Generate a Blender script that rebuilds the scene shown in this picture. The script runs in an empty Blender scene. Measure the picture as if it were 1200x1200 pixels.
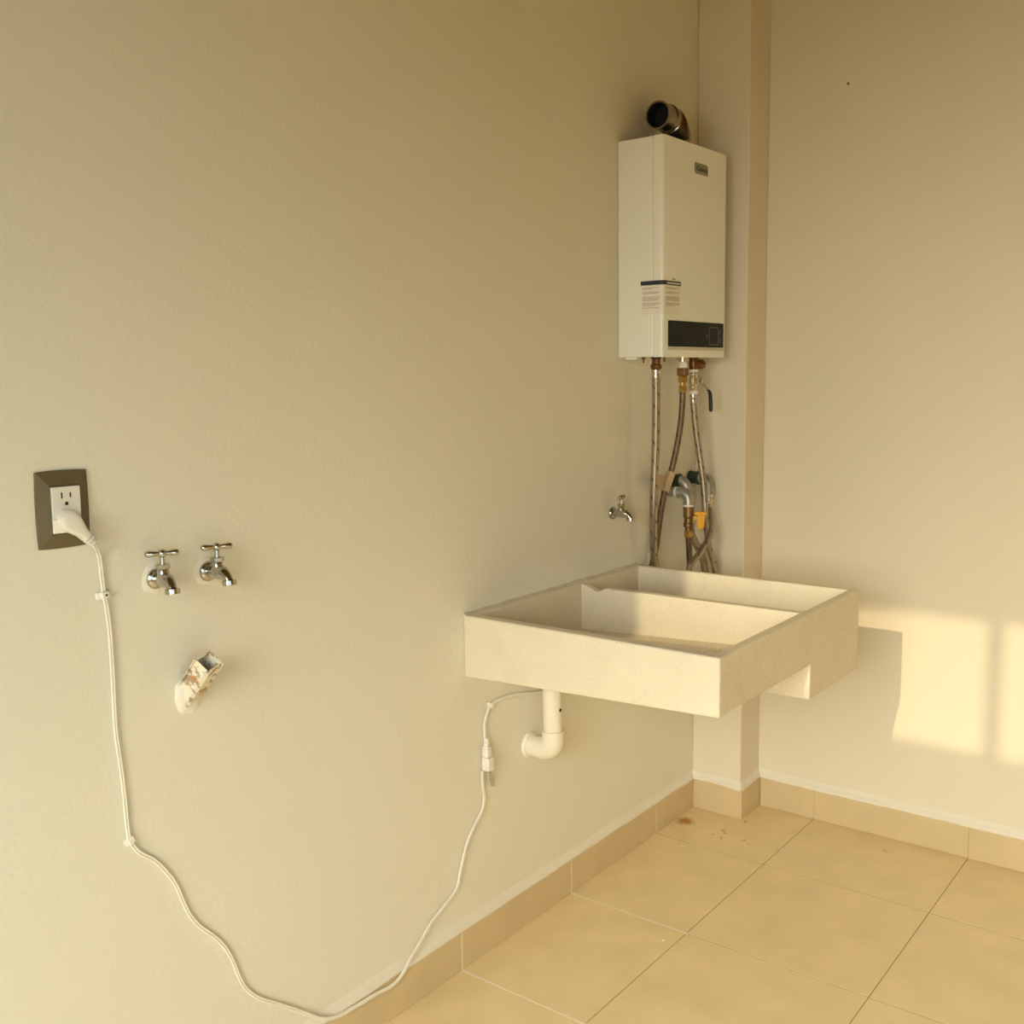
import bpy, bmesh, math, random
from mathutils import Vector, Matrix, noise

random.seed(7)
scene = bpy.context.scene
col = scene.collection
PI = math.pi

# ------------------------------------------------------------------ camera
CAM = Vector((1.5003, -2.9868, 1.37325))
YAW, PITCH, ROLL, FPX = 0.6594, -0.1313, -0.0152, 1218.37
fwd = Vector((-math.sin(YAW) * math.cos(PITCH), math.cos(YAW) * math.cos(PITCH), math.sin(PITCH)))
rgt = Vector((math.cos(YAW), math.sin(YAW), 0))
upv = rgt.cross(fwd)
r2 = rgt * math.cos(ROLL) + upv * math.sin(ROLL)
u2 = -rgt * math.sin(ROLL) + upv * math.cos(ROLL)
cam_data = bpy.data.cameras.new('camera')
cam_data.sensor_width = 36.0
cam_data.lens = FPX / 1200.0 * 36.0
cam_data.clip_start = 0.02
cam = bpy.data.objects.new('camera', cam_data)
col.objects.link(cam)
cam.matrix_world = Matrix(((r2.x, u2.x, -fwd.x, CAM.x), (r2.y, u2.y, -fwd.y, CAM.y),
                           (r2.z, u2.z, -fwd.z, CAM.z), (0, 0, 0, 1)))
scene.camera = cam

# ------------------------------------------------------------------ light
world = bpy.data.worlds.new('world')
scene.world = world
world.use_nodes = True
bg = world.node_tree.nodes['Background']
bg.inputs['Color'].default_value = (1.0, 0.80, 0.42, 1)
bg.inputs['Strength'].default_value = 0.8

SUN_DIR = Vector((-0.072, 0.913, -0.401)).normalized()
sun_data = bpy.data.lights.new('sun', 'SUN')
sun_data.energy = 1.85
sun_data.angle = math.radians(0.55)
sun_data.color = (1.0, 0.82, 0.52)
sun = bpy.data.objects.new('sun', sun_data)
sun.rotation_euler = SUN_DIR.to_track_quat('-Z', 'Y').to_euler()
sun.location = (1, -6, 4)
col.objects.link(sun)

# daylight of the frosted window behind the camera
win_data = bpy.data.lights.new('window_daylight', 'AREA')
win_data.shape = 'RECTANGLE'
win_data.size = 2.1
win_data.size_y = 1.75
win_data.energy = 61.5
win_data.spread = math.radians(94)
win_data.color = (1.0, 1.0, 0.885)
win_light = bpy.data.objects.new('window_daylight', win_data)
win_light.location = (1.66, -4.30, 1.17)
win_light.rotation_euler = Vector((0, 1, -0.60)).to_track_quat('-Z', 'Z').to_euler()
col.objects.link(win_light)

# added cool fill from the right, makes the long wall's near end more neutral
side_data = bpy.data.lights.new('cool_side_fill', 'AREA')
side_data.shape = 'RECTANGLE'
side_data.size = 1.0
side_data.size_y = 1.1
side_data.energy = 8
side_data.spread = math.radians(88)
side_data.color = (0.45, 0.80, 1.0)
side_light = bpy.data.objects.new('cool_side_fill', side_data)
side_light.location = (3.02, -3.60, 1.22)
side_light.rotation_euler = Vector((-1, 0, -0.10)).to_track_quat('-Z', 'Z').to_euler()
col.objects.link(side_light)

scene.view_settings.view_transform = 'Standard'
scene.view_settings.look = 'None'
scene.view_settings.gamma = 1.0
scene.view_settings.use_curve_mapping = False
scene.view_settings.exposure = 0.0

# ------------------------------------------------------------------ materials
MATS = {}


def mat(name, base, rough=0.6, metal=0.0, var=0.0, vscale=8.0, bump=0.0, bscale=60.0, speckle=None,
        coat=0.0, spec=0.5, vdetail=4.0):
    m = bpy.data.materials.new(name)
    m.use_nodes = True
    nt = m.node_tree
    b = nt.nodes['Principled BSDF']
    b.inputs['Roughness'].default_value = rough
    b.inputs['Metallic'].default_value = metal
    b.inputs['Specular IOR Level'].default_value = spec
    b.inputs['Coat Weight'].default_value = coat
    tc = nt.nodes.new('ShaderNodeNewGeometry')
    nz = nt.nodes.new('ShaderNodeTexNoise')
    nz.inputs['Scale'].default_value = vscale
    nz.inputs['Detail'].default_value = vdetail
    nt.links.new(tc.outputs['Position'], nz.inputs['Vector'])
    mx = nt.nodes.new('ShaderNodeMix')
    mx.data_type = 'RGBA'
    lo = [max(0, c * (1 - var)) for c in base]
    hi = [min(1, c * (1 + var)) for c in base]
    mx.inputs[6].default_value = (*lo, 1)
    mx.inputs[7].default_value = (*hi, 1)
    nt.links.new(nz.outputs['Fac'], mx.inputs[0])
    out = mx.outputs[2]
    if speckle:
        sc, amount, colr = speckle
        n2 = nt.nodes.new('ShaderNodeTexNoise')
        n2.inputs['Scale'].default_value = sc
        n2.inputs['Detail'].default_value = 2.0
        nt.links.new(tc.outputs['Position'], n2.inputs['Vector'])
        rp = nt.nodes.new('ShaderNodeValToRGB')
        rp.color_ramp.elements[0].position = 0.56
        rp.color_ramp.elements[0].color = (0, 0, 0, 1)
        rp.color_ramp.elements[1].position = 0.70
        rp.color_ramp.elements[1].color = (amount, amount, amount, 1)
        nt.links.new(n2.outputs['Fac'], rp.inputs['Fac'])
        m2 = nt.nodes.new('ShaderNodeMix')
        m2.data_type = 'RGBA'
        nt.links.new(rp.outputs['Color'], m2.inputs[0])
        nt.links.new(out, m2.inputs[6])
        m2.inputs[7].default_value = (*colr, 1)
        out = m2.outputs[2]
    nt.links.new(out, b.inputs['Base Color'])
    if bump > 0:
        n3 = nt.nodes.new('ShaderNodeTexNoise')
        n3.inputs['Scale'].default_value = bscale
        n3.inputs['Detail'].default_value = 3.0
        nt.links.new(tc.outputs['Position'], n3.inputs['Vector'])
        bp = nt.nodes.new('ShaderNodeBump')
        bp.inputs['Strength'].default_value = bump
        bp.inputs['Distance'].default_value = 0.004
        nt.links.new(n3.outputs['Fac'], bp.inputs['Height'])
        nt.links.new(bp.outputs['Normal'], b.inputs['Normal'])
    MATS[name] = m
    return m


WALL = (0.82, 0.785, 0.665)
WALL_WARM_LIT = (0.795, 0.72, 0.57)  # yellower than the long wall: warmer light put into the paint colour
mat('wall_paint', WALL, rough=0.75, var=0.02, vscale=2.5, bump=0.16, bscale=110.0, spec=0.3)
mat('wall_paint_smooth', WALL_WARM_LIT, rough=0.75, var=0.02, vscale=2.5, bump=0.12, bscale=60.0, spec=0.3)
mat('ochre_paint', (0.58, 0.41, 0.09), rough=0.85, var=0.02)  # for unseen walls, hue chosen for the warm light it bounces
mat('ceiling_paint', (0.22, 0.12, 0.012), rough=0.9, var=0.02)  # unseen ceiling, dark brown chosen to keep the wall tops dim and warm
mat('caulk_white', (0.84, 0.785, 0.66), rough=0.7, var=0.03, vscale=30, bump=0.3, bscale=80)
mat('plaster', (0.86, 0.82, 0.72), rough=0.85, var=0.05, vscale=60, bump=0.6, bscale=120)
mat('grout_light', (0.82, 0.74, 0.58), rough=0.9, var=0.06, vscale=40)
mat('grout_brown', (0.42, 0.30, 0.16), rough=0.9, var=0.15, vscale=20)
mat('concrete', (0.755, 0.675, 0.525), rough=0.8, var=0.07, vscale=14, bump=0.35, bscale=150,
    speckle=(210.0, 0.5, (0.60, 0.52, 0.38)), spec=0.3)
mat('sink_caulk', (0.66, 0.61, 0.48), rough=0.85, var=0.25, vscale=30, bump=0.5, bscale=70)
mat('enamel', (0.90, 0.905, 0.83), rough=0.28, var=0.01, spec=0.5, coat=0.3)
mat('panel_black', (0.011, 0.012, 0.010), rough=0.35, spec=0.12)
mat('panel_line', (0.13, 0.13, 0.115), rough=0.5)
mat('silver_strip', (0.62, 0.58, 0.50), rough=0.35, metal=0.7)
mat('badge_grey', (0.30, 0.27, 0.20), rough=0.4, metal=0.3)
mat('ink', (0.03, 0.03, 0.025), rough=0.6)
mat('sticker_film', (0.86, 0.835, 0.745), rough=0.5, spec=0.4)
mat('sticker_navy', (0.025, 0.035, 0.06), rough=0.5)
mat('sticker_print', (0.42, 0.37, 0.30), rough=0.7)
mat('chrome', (0.50, 0.49, 0.46), rough=0.17, metal=1.0, var=0.04, vscale=50)
mat('steel_duct', (0.30, 0.26, 0.20), rough=0.25, metal=1.0, var=0.1, vscale=40)
mat('duct_inside', (0.012, 0.011, 0.010), rough=0.9)  # near black: shade inside the flue put into its colour
mat('galvanised', (0.42, 0.41, 0.37), rough=0.45, metal=0.75, var=0.12, vscale=60)
mat('rubber_green', (0.020, 0.032, 0.026), rough=0.4)
mat('brass', (0.50, 0.35, 0.13), rough=0.3, metal=1.0, var=0.1, vscale=90)
mat('brass_dark', (0.24, 0.15, 0.06), rough=0.45, metal=0.85, var=0.2, vscale=90)
mat('copper', (0.19, 0.085, 0.04), rough=0.38, metal=0.9, var=0.2, vscale=80)
mat('nickel', (0.60, 0.56, 0.48), rough=0.25, metal=1.0, var=0.08, vscale=90)
mat('thread_tape', (0.86, 0.83, 0.77), rough=0.6)
mat('masking_tape', (0.58, 0.44, 0.28), rough=0.6, var=0.08, vscale=40)
mat('grip_black', (0.016, 0.020, 0.022), rough=0.4)
mat('yellow_plastic', (0.85, 0.42, 0.01), rough=0.4, var=0.05, vscale=60)
mat('pvc_white', (0.86, 0.80, 0.67), rough=0.4, var=0.02, spec=0.4)
mat('cord_white', (0.88, 0.84, 0.74), rough=0.45)
mat('plug_white', (0.85, 0.82, 0.76), rough=0.4)
mat('clip_white', (0.86, 0.83, 0.74), rough=0.5)
mat('outlet_white', (0.84, 0.82, 0.75), rough=0.35)
mat('outlet_bronze', (0.15, 0.118, 0.062), rough=0.5, metal=0.0, spec=0.25, var=0.05, vscale=30)
mat('dark_hole', (0.02, 0.016, 0.012), rough=0.9)
mat('cap_grey', (0.55, 0.47, 0.33), rough=0.5)
mat('aluminium', (0.55, 0.53, 0.50), rough=0.4, metal=0.8)
mat('paint_chip', (0.9, 0.87, 0.8), rough=0.7)


def frosted():
    m = bpy.data.materials.new('frosted_glass'); m.use_nodes = True
    nt = m.node_tree; nt.nodes.clear()
    o = nt.nodes.new('ShaderNodeOutputMaterial'); a = nt.nodes.new('ShaderNodeBsdfTranslucent')
    d = nt.nodes.new('ShaderNodeBsdfDiffuse'); x = nt.nodes.new('ShaderNodeMixShader')
    a.inputs[0].default_value = (0.85, 0.83, 0.78, 1); d.inputs[0].default_value = (0.8, 0.78, 0.72, 1)
    x.inputs[0].default_value = 0.4
    nt.links.new(a.outputs[0], x.inputs[1]); nt.links.new(d.outputs[0], x.inputs[2])
    nt.links.new(x.outputs[0], o.inputs[0]); MATS['frosted_glass'] = m
    m = bpy.data.materials.new('clear_glass'); m.use_nodes = True
    nt = m.node_tree; nt.nodes.clear()
    o = nt.nodes.new('ShaderNodeOutputMaterial'); a = nt.nodes.new('ShaderNodeBsdfTransparent')
    d = nt.nodes.new('ShaderNodeBsdfGlossy'); x = nt.nodes.new('ShaderNodeMixShader')
    a.inputs[0].default_value = (0.96, 0.97, 0.96, 1); d.inputs['Roughness'].default_value = 0.02
    x.inputs[0].default_value = 0.06
    nt.links.new(a.outputs[0], x.inputs[1]); nt.links.new(d.outputs[0], x.inputs[2])
    nt.links.new(x.outputs[0], o.inputs[0]); MATS['clear_glass'] = m


frosted()


def floor_mat():
    """beige ceramic tile: soft clouding and, near the corner, a rust stain and brown drips"""
    m = mat('floor_tile', (0.84, 0.67, 0.385), rough=0.42, var=0.13, vscale=9.0, bump=0.05, bscale=40, spec=0.4,
            vdetail=10.0)
    nt = m.node_tree
    b = nt.nodes['Principled BSDF']
    cur = b.inputs['Base Color'].links[0].from_socket
    geo = [n for n in nt.nodes if n.type == 'NEW_GEOMETRY'][0]
    nz = nt.nodes.new('ShaderNodeTexNoise'); nz.inputs['Scale'].default_value = 45.0
    nt.links.new(geo.outputs['Position'], nz.inputs['Vector'])
    mp = nt.nodes.new('ShaderNodeVectorMath'); mp.operation = 'MULTIPLY_ADD'
    nt.links.new(nz.outputs['Color'], mp.inputs[0]); mp.inputs[1].default_value = (0.03, 0.03, 0.0)
    nt.links.new(geo.outputs['Position'], mp.inputs[2])
    spots = [((0.040, -0.253), 0.036, (0.44, 0.19, 0.010), 0.95), ((0.165, -0.245), 0.010, (0.30, 0.17, 0.06), 0.7),
             ((0.176, -0.262), 0.009, (0.30, 0.17, 0.06), 0.7), ((0.182, -0.297), 0.008, (0.34, 0.20, 0.08), 0.6),
             ((0.152, -0.290), 0.006, (0.34, 0.20, 0.08), 0.6), ((0.263, -0.288), 0.008, (0.34, 0.2, 0.08), 0.6),
             ((0.245, -0.270), 0.008, (0.34, 0.2, 0.08), 0.5), ((0.192, -0.150), 0.007, (0.26, 0.15, 0.06), 0.7),
             ((0.60, -0.10), 0.012, (0.48, 0.30, 0.11), 0.5)]
    for (sx_, sy_), rad, c, amt in spots:
        d = nt.nodes.new('ShaderNodeVectorMath'); d.operation = 'DISTANCE'
        nt.links.new(mp.outputs[0], d.inputs[0]); d.inputs[1].default_value = (sx_ + 0.015, sy_ + 0.015, 0.0)
        rmp = nt.nodes.new('ShaderNodeMapRange')
        rmp.inputs['From Min'].default_value = rad; rmp.inputs['From Max'].default_value = rad * 0.25
        rmp.inputs['To Min'].default_value = 0.0; rmp.inputs['To Max'].default_value = amt
        nt.links.new(d.outputs['Value'], rmp.inputs['Value'])
        x = nt.nodes.new('ShaderNodeMix'); x.data_type = 'RGBA'
        nt.links.new(rmp.outputs[0], x.inputs[0]); nt.links.new(cur, x.inputs[6])
        x.inputs[7].default_value = (*c, 1)
        cur = x.outputs[2]
    nt.links.new(cur, b.inputs['Base Color'])


floor_mat()
mat('skirting_tile', (0.66, 0.52, 0.31), rough=0.42, var=0.10, vscale=9.0, spec=0.4, vdetail=8.0)


def dirty_pvc():
    m = mat('dirty_pvc', (0.84, 0.77, 0.64), rough=0.55, var=0.04, bump=0.3, bscale=120)
    nt = m.node_tree; b = nt.nodes['Principled BSDF']
    cur = b.inputs['Base Color'].links[0].from_socket
    geo = [n for n in nt.nodes if n.type == 'NEW_GEOMETRY'][0]
    for sc, lo, hi, c, amt, off in ((75.0, 0.52, 0.60, (0.30, 0.21, 0.13), 0.8, 0.0), (28.0, 0.60, 0.66, (0.50, 0.22, 0.06), 0.8, 9.0)):
        n = nt.nodes.new('ShaderNodeTexNoise'); n.inputs['Scale'].default_value = sc; n.inputs['Detail'].default_value = 5
        ad = nt.nodes.new('ShaderNodeVectorMath'); ad.operation = 'ADD'; ad.inputs[1].default_value = (off, off, 0)
        nt.links.new(geo.outputs['Position'], ad.inputs[0]); nt.links.new(ad.outputs[0], n.inputs['Vector'])
        r = nt.nodes.new('ShaderNodeMapRange')
        r.inputs['From Min'].default_value = lo; r.inputs['From Max'].default_value = hi; r.inputs['To Max'].default_value = amt
        nt.links.new(n.outputs['Fac'], r.inputs['Value'])
        x = nt.nodes.new('ShaderNodeMix'); x.data_type = 'RGBA'
        nt.links.new(r.outputs[0], x.inputs[0]); nt.links.new(cur, x.inputs[6]); x.inputs[7].default_value = (*c, 1)
        cur = x.outputs[2]
    nt.links.new(cur, b.inputs['Base Color'])


dirty_pvc()


def braid(name, c_hi, c_lo, pitch=0.050):
    """woven metal hose: fine braid from UV, one dark marker thread winding round it"""
    m = bpy.data.materials.new(name); m.use_nodes = True
    nt = m.node_tree; b = nt.nodes['Principled BSDF']
    b.inputs['Metallic'].default_value = 0.85; b.inputs['Roughness'].default_value = 0.33
    uv = nt.nodes.new('ShaderNodeUVMap')
    sp = nt.nodes.new('ShaderNodeSeparateXYZ'); nt.links.new(uv.outputs['UV'], sp.inputs[0])

    def math_(op, a, c, k=None):
        n = nt.nodes.new('ShaderNodeMath'); n.operation = op
        for i, v in enumerate((a, c)):
            if isinstance(v, (int, float)): n.inputs[i].default_value = v
            else: nt.links.new(v, n.inputs[i])
        return n.outputs[0]
    # braid: two crossing diagonal families
    vv = math_('MULTIPLY', sp.outputs[1], 160.0)
    uu = math_('MULTIPLY', sp.outputs[0], 9.0)
    s1 = math_('SINE', math_('MULTIPLY', math_('ADD', uu, vv), 2 * PI), 0.0)
    s2 = math_('SINE', math_('MULTIPLY', math_('SUBTRACT', uu, vv), 2 * PI), 0.0)
    br = math_('MULTIPLY_ADD', math_('MULTIPLY', s1, s2), 0.5); nt.nodes[-1].inputs[2].default_value = 0.5
    mx = nt.nodes.new('ShaderNodeMix'); mx.data_type = 'RGBA'
    mx.inputs[6].default_value = (*c_lo, 1); mx.inputs[7].default_value = (*c_hi, 1)
    nt.links.new(br, mx.inputs[0])
    th = math_('FRACT', math_('ADD', math_('DIVIDE', sp.outputs[1], pitch), math_('MULTIPLY', sp.outputs[0], 2.0)), 0.0)
    th = math_('LESS_THAN', th, 0.09)
    tk = math_('LESS_THAN', math_('FRACT', math_('MULTIPLY', sp.outputs[0], 5.0), 0.0), 0.5)
    th = math_('MULTIPLY', th, tk)
    m2 = nt.nodes.new('ShaderNodeMix'); m2.data_type = 'RGBA'
    nt.links.new(th, m2.inputs[0]); nt.links.new(mx.outputs[2], m2.inputs[6]); m2.inputs[7].default_value = (0.02, 0.016, 0.012, 1)
    nt.links.new(m2.outputs[2], b.inputs['Base Color'])
    bp = nt.nodes.new('ShaderNodeBump'); bp.inputs['Strength'].default_value = 0.4; bp.inputs['Distance'].default_value = 0.001
    nt.links.new(br, bp.inputs['Height']); nt.links.new(bp.outputs['Normal'], b.inputs['Normal'])
    MATS[name] = m


braid('braid_light', (0.50, 0.43, 0.34), (0.27, 0.22, 0.16))
braid('braid_dark', (0.26, 0.20, 0.14), (0.12, 0.09, 0.06))

# ------------------------------------------------------------------ mesh helpers


def obj(name, bm, material, parent=None, smooth=False, bevel=0.0, segs=2, angle=40):
    me = bpy.data.meshes.new(name)
    bmesh.ops.recalc_face_normals(bm, faces=bm.faces)
    if smooth:
        for f in bm.faces: f.smooth = True
    bm.to_mesh(me); bm.free()
    me.materials.append(MATS[material])
    o = bpy.data.objects.new(name, me)
    col.objects.link(o)
    if parent: o.parent = parent
    if smooth:
        try: me.set_sharp_from_angle(angle=math.radians(angle))
        except Exception: pass
    if bevel:
        md = o.modifiers.new('bevel', 'BEVEL'); md.width = bevel; md.segments = segs
        md.limit_method = 'ANGLE'; md.angle_limit = math.radians(35)
    return o


def thing(name, label, cat, loc=(0, 0, 0), group=None, rz=0.0):
    o = bpy.data.objects.new(name, None)
    o.empty_display_size = 0.05
    o.location = loc; o.rotation_euler = (0, 0, rz)
    col.objects.link(o)
    o['label'] = label; o['category'] = cat
    if group: o['group'] = group
    return o


def tag(o, label, cat, group=None):
    o['label'] = label; o['category'] = cat
    if group: o['group'] = group
    return o


def struct(o, label=None):
    o['kind'] = 'structure'
    if label: o['label'] = label
    return o


def B(): return bmesh.new()


def box(bm, x0, x1, y0, y1, z0, z1):
    v = [bm.verts.new(p) for p in ((x0, y0, z0), (x1, y0, z0), (x1, y1, z0), (x0, y1, z0),
                                   (x0, y0, z1), (x1, y0, z1), (x1, y1, z1), (x0, y1, z1))]
    for q in ((0, 3, 2, 1), (4, 5, 6, 7), (0, 1, 5, 4), (1, 2, 6, 5), (2, 3, 7, 6), (3, 0, 4, 7)):
        bm.faces.new([v[i] for i in q])
    return bm


def frame_of(d, ref=None):
    d = d.normalized()
    ref = ref or (Vector((0, 0, 1)) if abs(d.z) < 0.9 else Vector((1, 0, 0)))
    a = (ref - d * ref.dot(d)).normalized()
    return a, d.cross(a)


def smooth_path(pts, n=8):
    P = [Vector(p) for p in pts]
    P = [P[0] * 2 - P[1]] + P + [P[-1] * 2 - P[-2]]
    out = []
    for i in range(1, len(P) - 2):
        p0, p1, p2, p3 = P[i - 1:i + 3]
        for k in range(n):
            t = k / n
            out.append(0.5 * ((2 * p1) + (p2 - p0) * t + (2 * p0 - 5 * p1 + 4 * p2 - p3) * t * t
                              + (3 * p1 - p0 - 3 * p2 + p3) * t ** 3))
    out.append(P[-2])
    return out


def tube(bm, pts, r, segs=12, caps=True, flat=1.0, ref=None, offset=(0, 0)):
    """tube along points; r scalar or list; flat squeezes the section along its second axis"""
    P = [Vector(p) for p in pts]
    R = r if isinstance(r, (list, tuple)) else [r] * len(P)
    uvl = bm.loops.layers.uv.verify()
    a = None; rings = []; L = [0.0]
    for i, p in enumerate(P):
        d = (P[min(i + 1, len(P) - 1)] - P[max(i - 1, 0)])
        if d.length < 1e-9: d = Vector((0, 0, 1))
        d.normalize()
        if a is None or ref is not None: a, b = frame_of(d, Vector(ref) if ref is not None else None)
        else:
            a = (a - d * a.dot(d)).normalized(); b = d.cross(a)
        if i: L.append(L[-1] + (p - P[i - 1]).length)
        c = p + a * offset[0] + b * offset[1]
        rings.append([bm.verts.new(c + a * (R[i] * math.cos(2 * PI * k / segs)) + b * (R[i] * flat * math.sin(2 * PI * k / segs)))
                      for k in range(segs)])
    for i in range(len(rings) - 1):
        for k in range(segs):
            k2 = (k + 1) % segs
            f = bm.faces.new((rings[i][k], rings[i][k2], rings[i + 1][k2], rings[i + 1][k]))
            for lp, (u, v) in zip(f.loops, ((k / segs, L[i]), ((k + 1) / segs, L[i]), ((k + 1) / segs, L[i + 1]), (k / segs, L[i + 1]))):
                lp[uvl].uv = (u, v)
    if caps:
        bm.faces.new(rings[0]); bm.faces.new(rings[-1])
    return bm


def lathe(bm, prof, origin=(0, 0, 0), axis=(0, 0, 1), segs=24, closed=False):
    """revolve (r, h) pairs round an axis"""
    d = Vector(axis).normalized(); a, b = frame_of(d); o = Vector(origin)
    rings = []
    for r, h in prof:
        r = max(r, 1e-5)
        rings.append([bm.verts.new(o + d * h + a * (r * math.cos(2 * PI * k / segs)) + b * (r * math.sin(2 * PI * k / segs))) for k in range(segs)])
    for i in range(len(rings) - 1):
        for k in range(segs):
            bm.faces.new((rings[i][k], rings[i][(k + 1) % segs], rings[i + 1][(k + 1) % segs], rings[i + 1][k]))
    if closed:
        for k in range(segs):
            bm.faces.new((rings[-1][k], rings[-1][(k + 1) % segs], rings[0][(k + 1) % segs], rings[0][k]))
    else:
        bm.faces.new(rings[0]); bm.faces.new(rings[-1])
    return bm


def prism(bm, poly, axis, a0, a1):
    """extrude a 2D polygon along x, y or z; the polygon holds the other two coordinates in order"""
    def p3(p, t):
        return {'x': (t, p[0], p[1]), 'y': (p[0], t, p[1]), 'z': (p[0], p[1], t)}[axis]
    A = [bm.verts.new(p3(p, a0)) for p in poly]; Z = [bm.verts.new(p3(p, a1)) for p in poly]
    n = len(poly)
    for i in range(n): bm.faces.new((A[i], A[(i + 1) % n], Z[(i + 1) % n], Z[i]))
    bm.faces.new(A); bm.faces.new(Z)
    return bm


def rounded(y0, y1, z0, z1, r, n=5, which=(1, 1, 1, 1)):
    out = []
    for (cy, cz, s), w, cn in zip(((y1 - r, z1 - r, 0), (y0 + r, z1 - r, 1), (y0 + r, z0 + r, 2), (y1 - r, z0 + r, 3)), which,
                                  ((y1, z1), (y0, z1), (y0, z0), (y1, z0))):
        if not w: out.append(cn); continue
        for k in range(n + 1):
            t = (s + k / n) * PI / 2
            out.append((cy + r * math.cos(t), cz + r * math.sin(t)))
    return out


# ------------------------------------------------------------------ the room
RX, FY, CZ = 3.05, -4.40, 2.78          # right wall, window wall, ceiling
CW, CD = 0.1652, 0.1349                 # corner column
wl = struct(obj('wall_left', box(B(), -0.12, 0, FY - 0.15, 0.12, 0, CZ), 'wall_paint'), 'long cream painted wall carrying the outlet, taps and heater')
wb = struct(obj('wall_back', box(B(), 0, RX, 0, 0.12, 0, CZ), 'wall_paint_smooth'), 'cream end wall catching the low sun')
SY0, SY1, SZ0, SZ1 = -4.15, -3.05, 0.70, 1.90
bm = B()
box(bm, RX, RX + 0.12, FY - 0.15, SY0, 0, CZ); box(bm, RX, RX + 0.12, SY1, 0.12, 0, CZ)
box(bm, RX, RX + 0.12, SY0, SY1, 0, SZ0); box(bm, RX, RX + 0.12, SY0, SY1, SZ1, CZ)
struct(obj('wall_right', bm, 'ochre_paint'), 'unseen side wall, coloured ochre for its warm bounce light')
w2 = bpy.data.objects.new('fill_window', None); col.objects.link(w2)  # added, unseen: gives the cool fill light an opening
struct(w2, 'unseen frosted window added round the cool fill light')
for y in (SY0 + 0.02, (SY0 + SY1) / 2, SY1 - 0.02): obj('mullion', box(B(), RX + 0.04, RX + 0.08, y - 0.02, y + 0.02, SZ0, SZ1), 'aluminium', w2)
for y in (SY0, (SY0 + SY1) / 2): obj('frosted_pane', box(B(), RX + 0.057, RX + 0.063, y, y + (SY1 - SY0) / 2, SZ0, SZ1), 'frosted_glass', w2)
struct(obj('ceiling', box(B(), -0.12, RX + 0.12, FY - 0.15, 0.12, CZ, CZ + 0.1), 'ceiling_paint'), 'unseen ceiling, coloured brown to dim the wall tops')
pil = struct(obj('wall_column', box(B(), 0, CW, -CD, 0, 0, CZ), 'wall_paint_smooth', bevel=0.004), 'cream painted corner column between the two walls')

# window wall behind the camera: clear transom, frosted panes added below to block the sun
WX0, WX1, WZ0, WZT, WZ1 = 0.475, 2.64, 0.36, 2.255, 2.668
bm = B()
box(bm, 0, WX0, FY - 0.12, FY, 0, CZ); box(bm, WX1, RX, FY - 0.12, FY, 0, CZ)
box(bm, WX0, WX1, FY - 0.12, FY, 0, WZ0); box(bm, WX0, WX1, FY - 0.12, FY, WZ1, CZ)
struct(obj('wall_front', bm, 'ochre_paint'), 'window wall behind the viewer')
w1 = bpy.data.objects.new('window_1', None); col.objects.link(w1); w1.location = (0, 0, 0)
struct(w1, 'window behind the viewer, clear transom over added frosted panes')
yc = FY - 0.06
obj('transom_rail', box(B(), WX0, WX1, yc - 0.025, yc + 0.025, WZT - 0.07, WZT), 'aluminium', w1)
obj('sill_rail', box(B(), WX0, WX1, yc - 0.025, yc + 0.025, WZ0, WZ0 + 0.05), 'aluminium', w1)
MX = [1.198, 1.92]
for x in MX: obj('mullion', box(B(), x - 0.021, x + 0.021, yc - 0.02, yc + 0.02, WZ0, WZ1), 'aluminium', w1)
ed = [WX0] + MX + [WX1]
for i in range(3):
    obj('clear_pane', box(B(), ed[i], ed[i + 1], yc - 0.002, yc + 0.002, WZT, WZ1), 'clear_glass', w1)
    obj('frosted_pane', box(B(), ed[i], ed[i + 1], yc - 0.003, yc + 0.003, WZ0 + 0.05, WZT - 0.07), 'frosted_glass', w1)

# floor: slab, then every tile on its own
T, XD, YA = 0.45, 0.3527, -1.2795
fl = struct(obj('floor', box(B(), -0.12, RX + 0.12, FY - 0.15, 0.12, -0.10, -0.0007), 'grout_brown'), 'beige square tile floor')
xs = [0.0] + [XD + T * k for k in range(6)] + [RX]
ys = [FY] + [YA + T * k for k in range(-6, 3)] + [0.0]
for i in range(len(xs) - 1):
    for j in range(len(ys) - 1):
        g = 0.0013
        x0, x1, y0, y1 = xs[i] + g, xs[i + 1] - g, ys[j] + g, ys[j + 1] - g
        dz = random.uniform(-0.0003, 0.0001)
        if x1 - x0 < 0.01 or y1 - y0 < 0.01: continue
        bm = B(); e = 0.0005
        lo = [bm.verts.new(p) for p in ((x0, y0, -0.006), (x1, y0, -0.006), (x1, y1, -0.006), (x0, y1, -0.006))]
        mi = [bm.verts.new(p) for p in ((x0, y0, -e + dz), (x1, y0, -e + dz), (x1, y1, -e + dz), (x0, y1, -e + dz))]
        hi = [bm.verts.new(p) for p in ((x0 + e, y0 + e, dz), (x1 - e, y0 + e, dz), (x1 - e, y1 - e, dz), (x0 + e, y1 - e, dz))]
        for k in range(4):
            q = (k + 1) % 4
            bm.faces.new((lo[k], lo[q], mi[q], mi[k])); bm.faces.new((mi[k], mi[q], hi[q], hi[k]))
        bm.faces.new(hi)
        obj('tile', bm, 'floor_tile', fl)
for k in range(-2, 2):
    y = YA + T * k
    if k < 2 and k != 2:
        obj('grout_line', box(B(), 0.010, XD + 0.003, y - 0.0024, y + 0.0024, -0.004, 0.0003), 'grout_light' if k < 2 else 'grout_brown', fl)

# skirting tiles
HB, TB = 0.0964, 0.010


def skirt(name, label):
    o = bpy.data.objects.new(name, None); col.objects.link(o); return struct(o, label)


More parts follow.
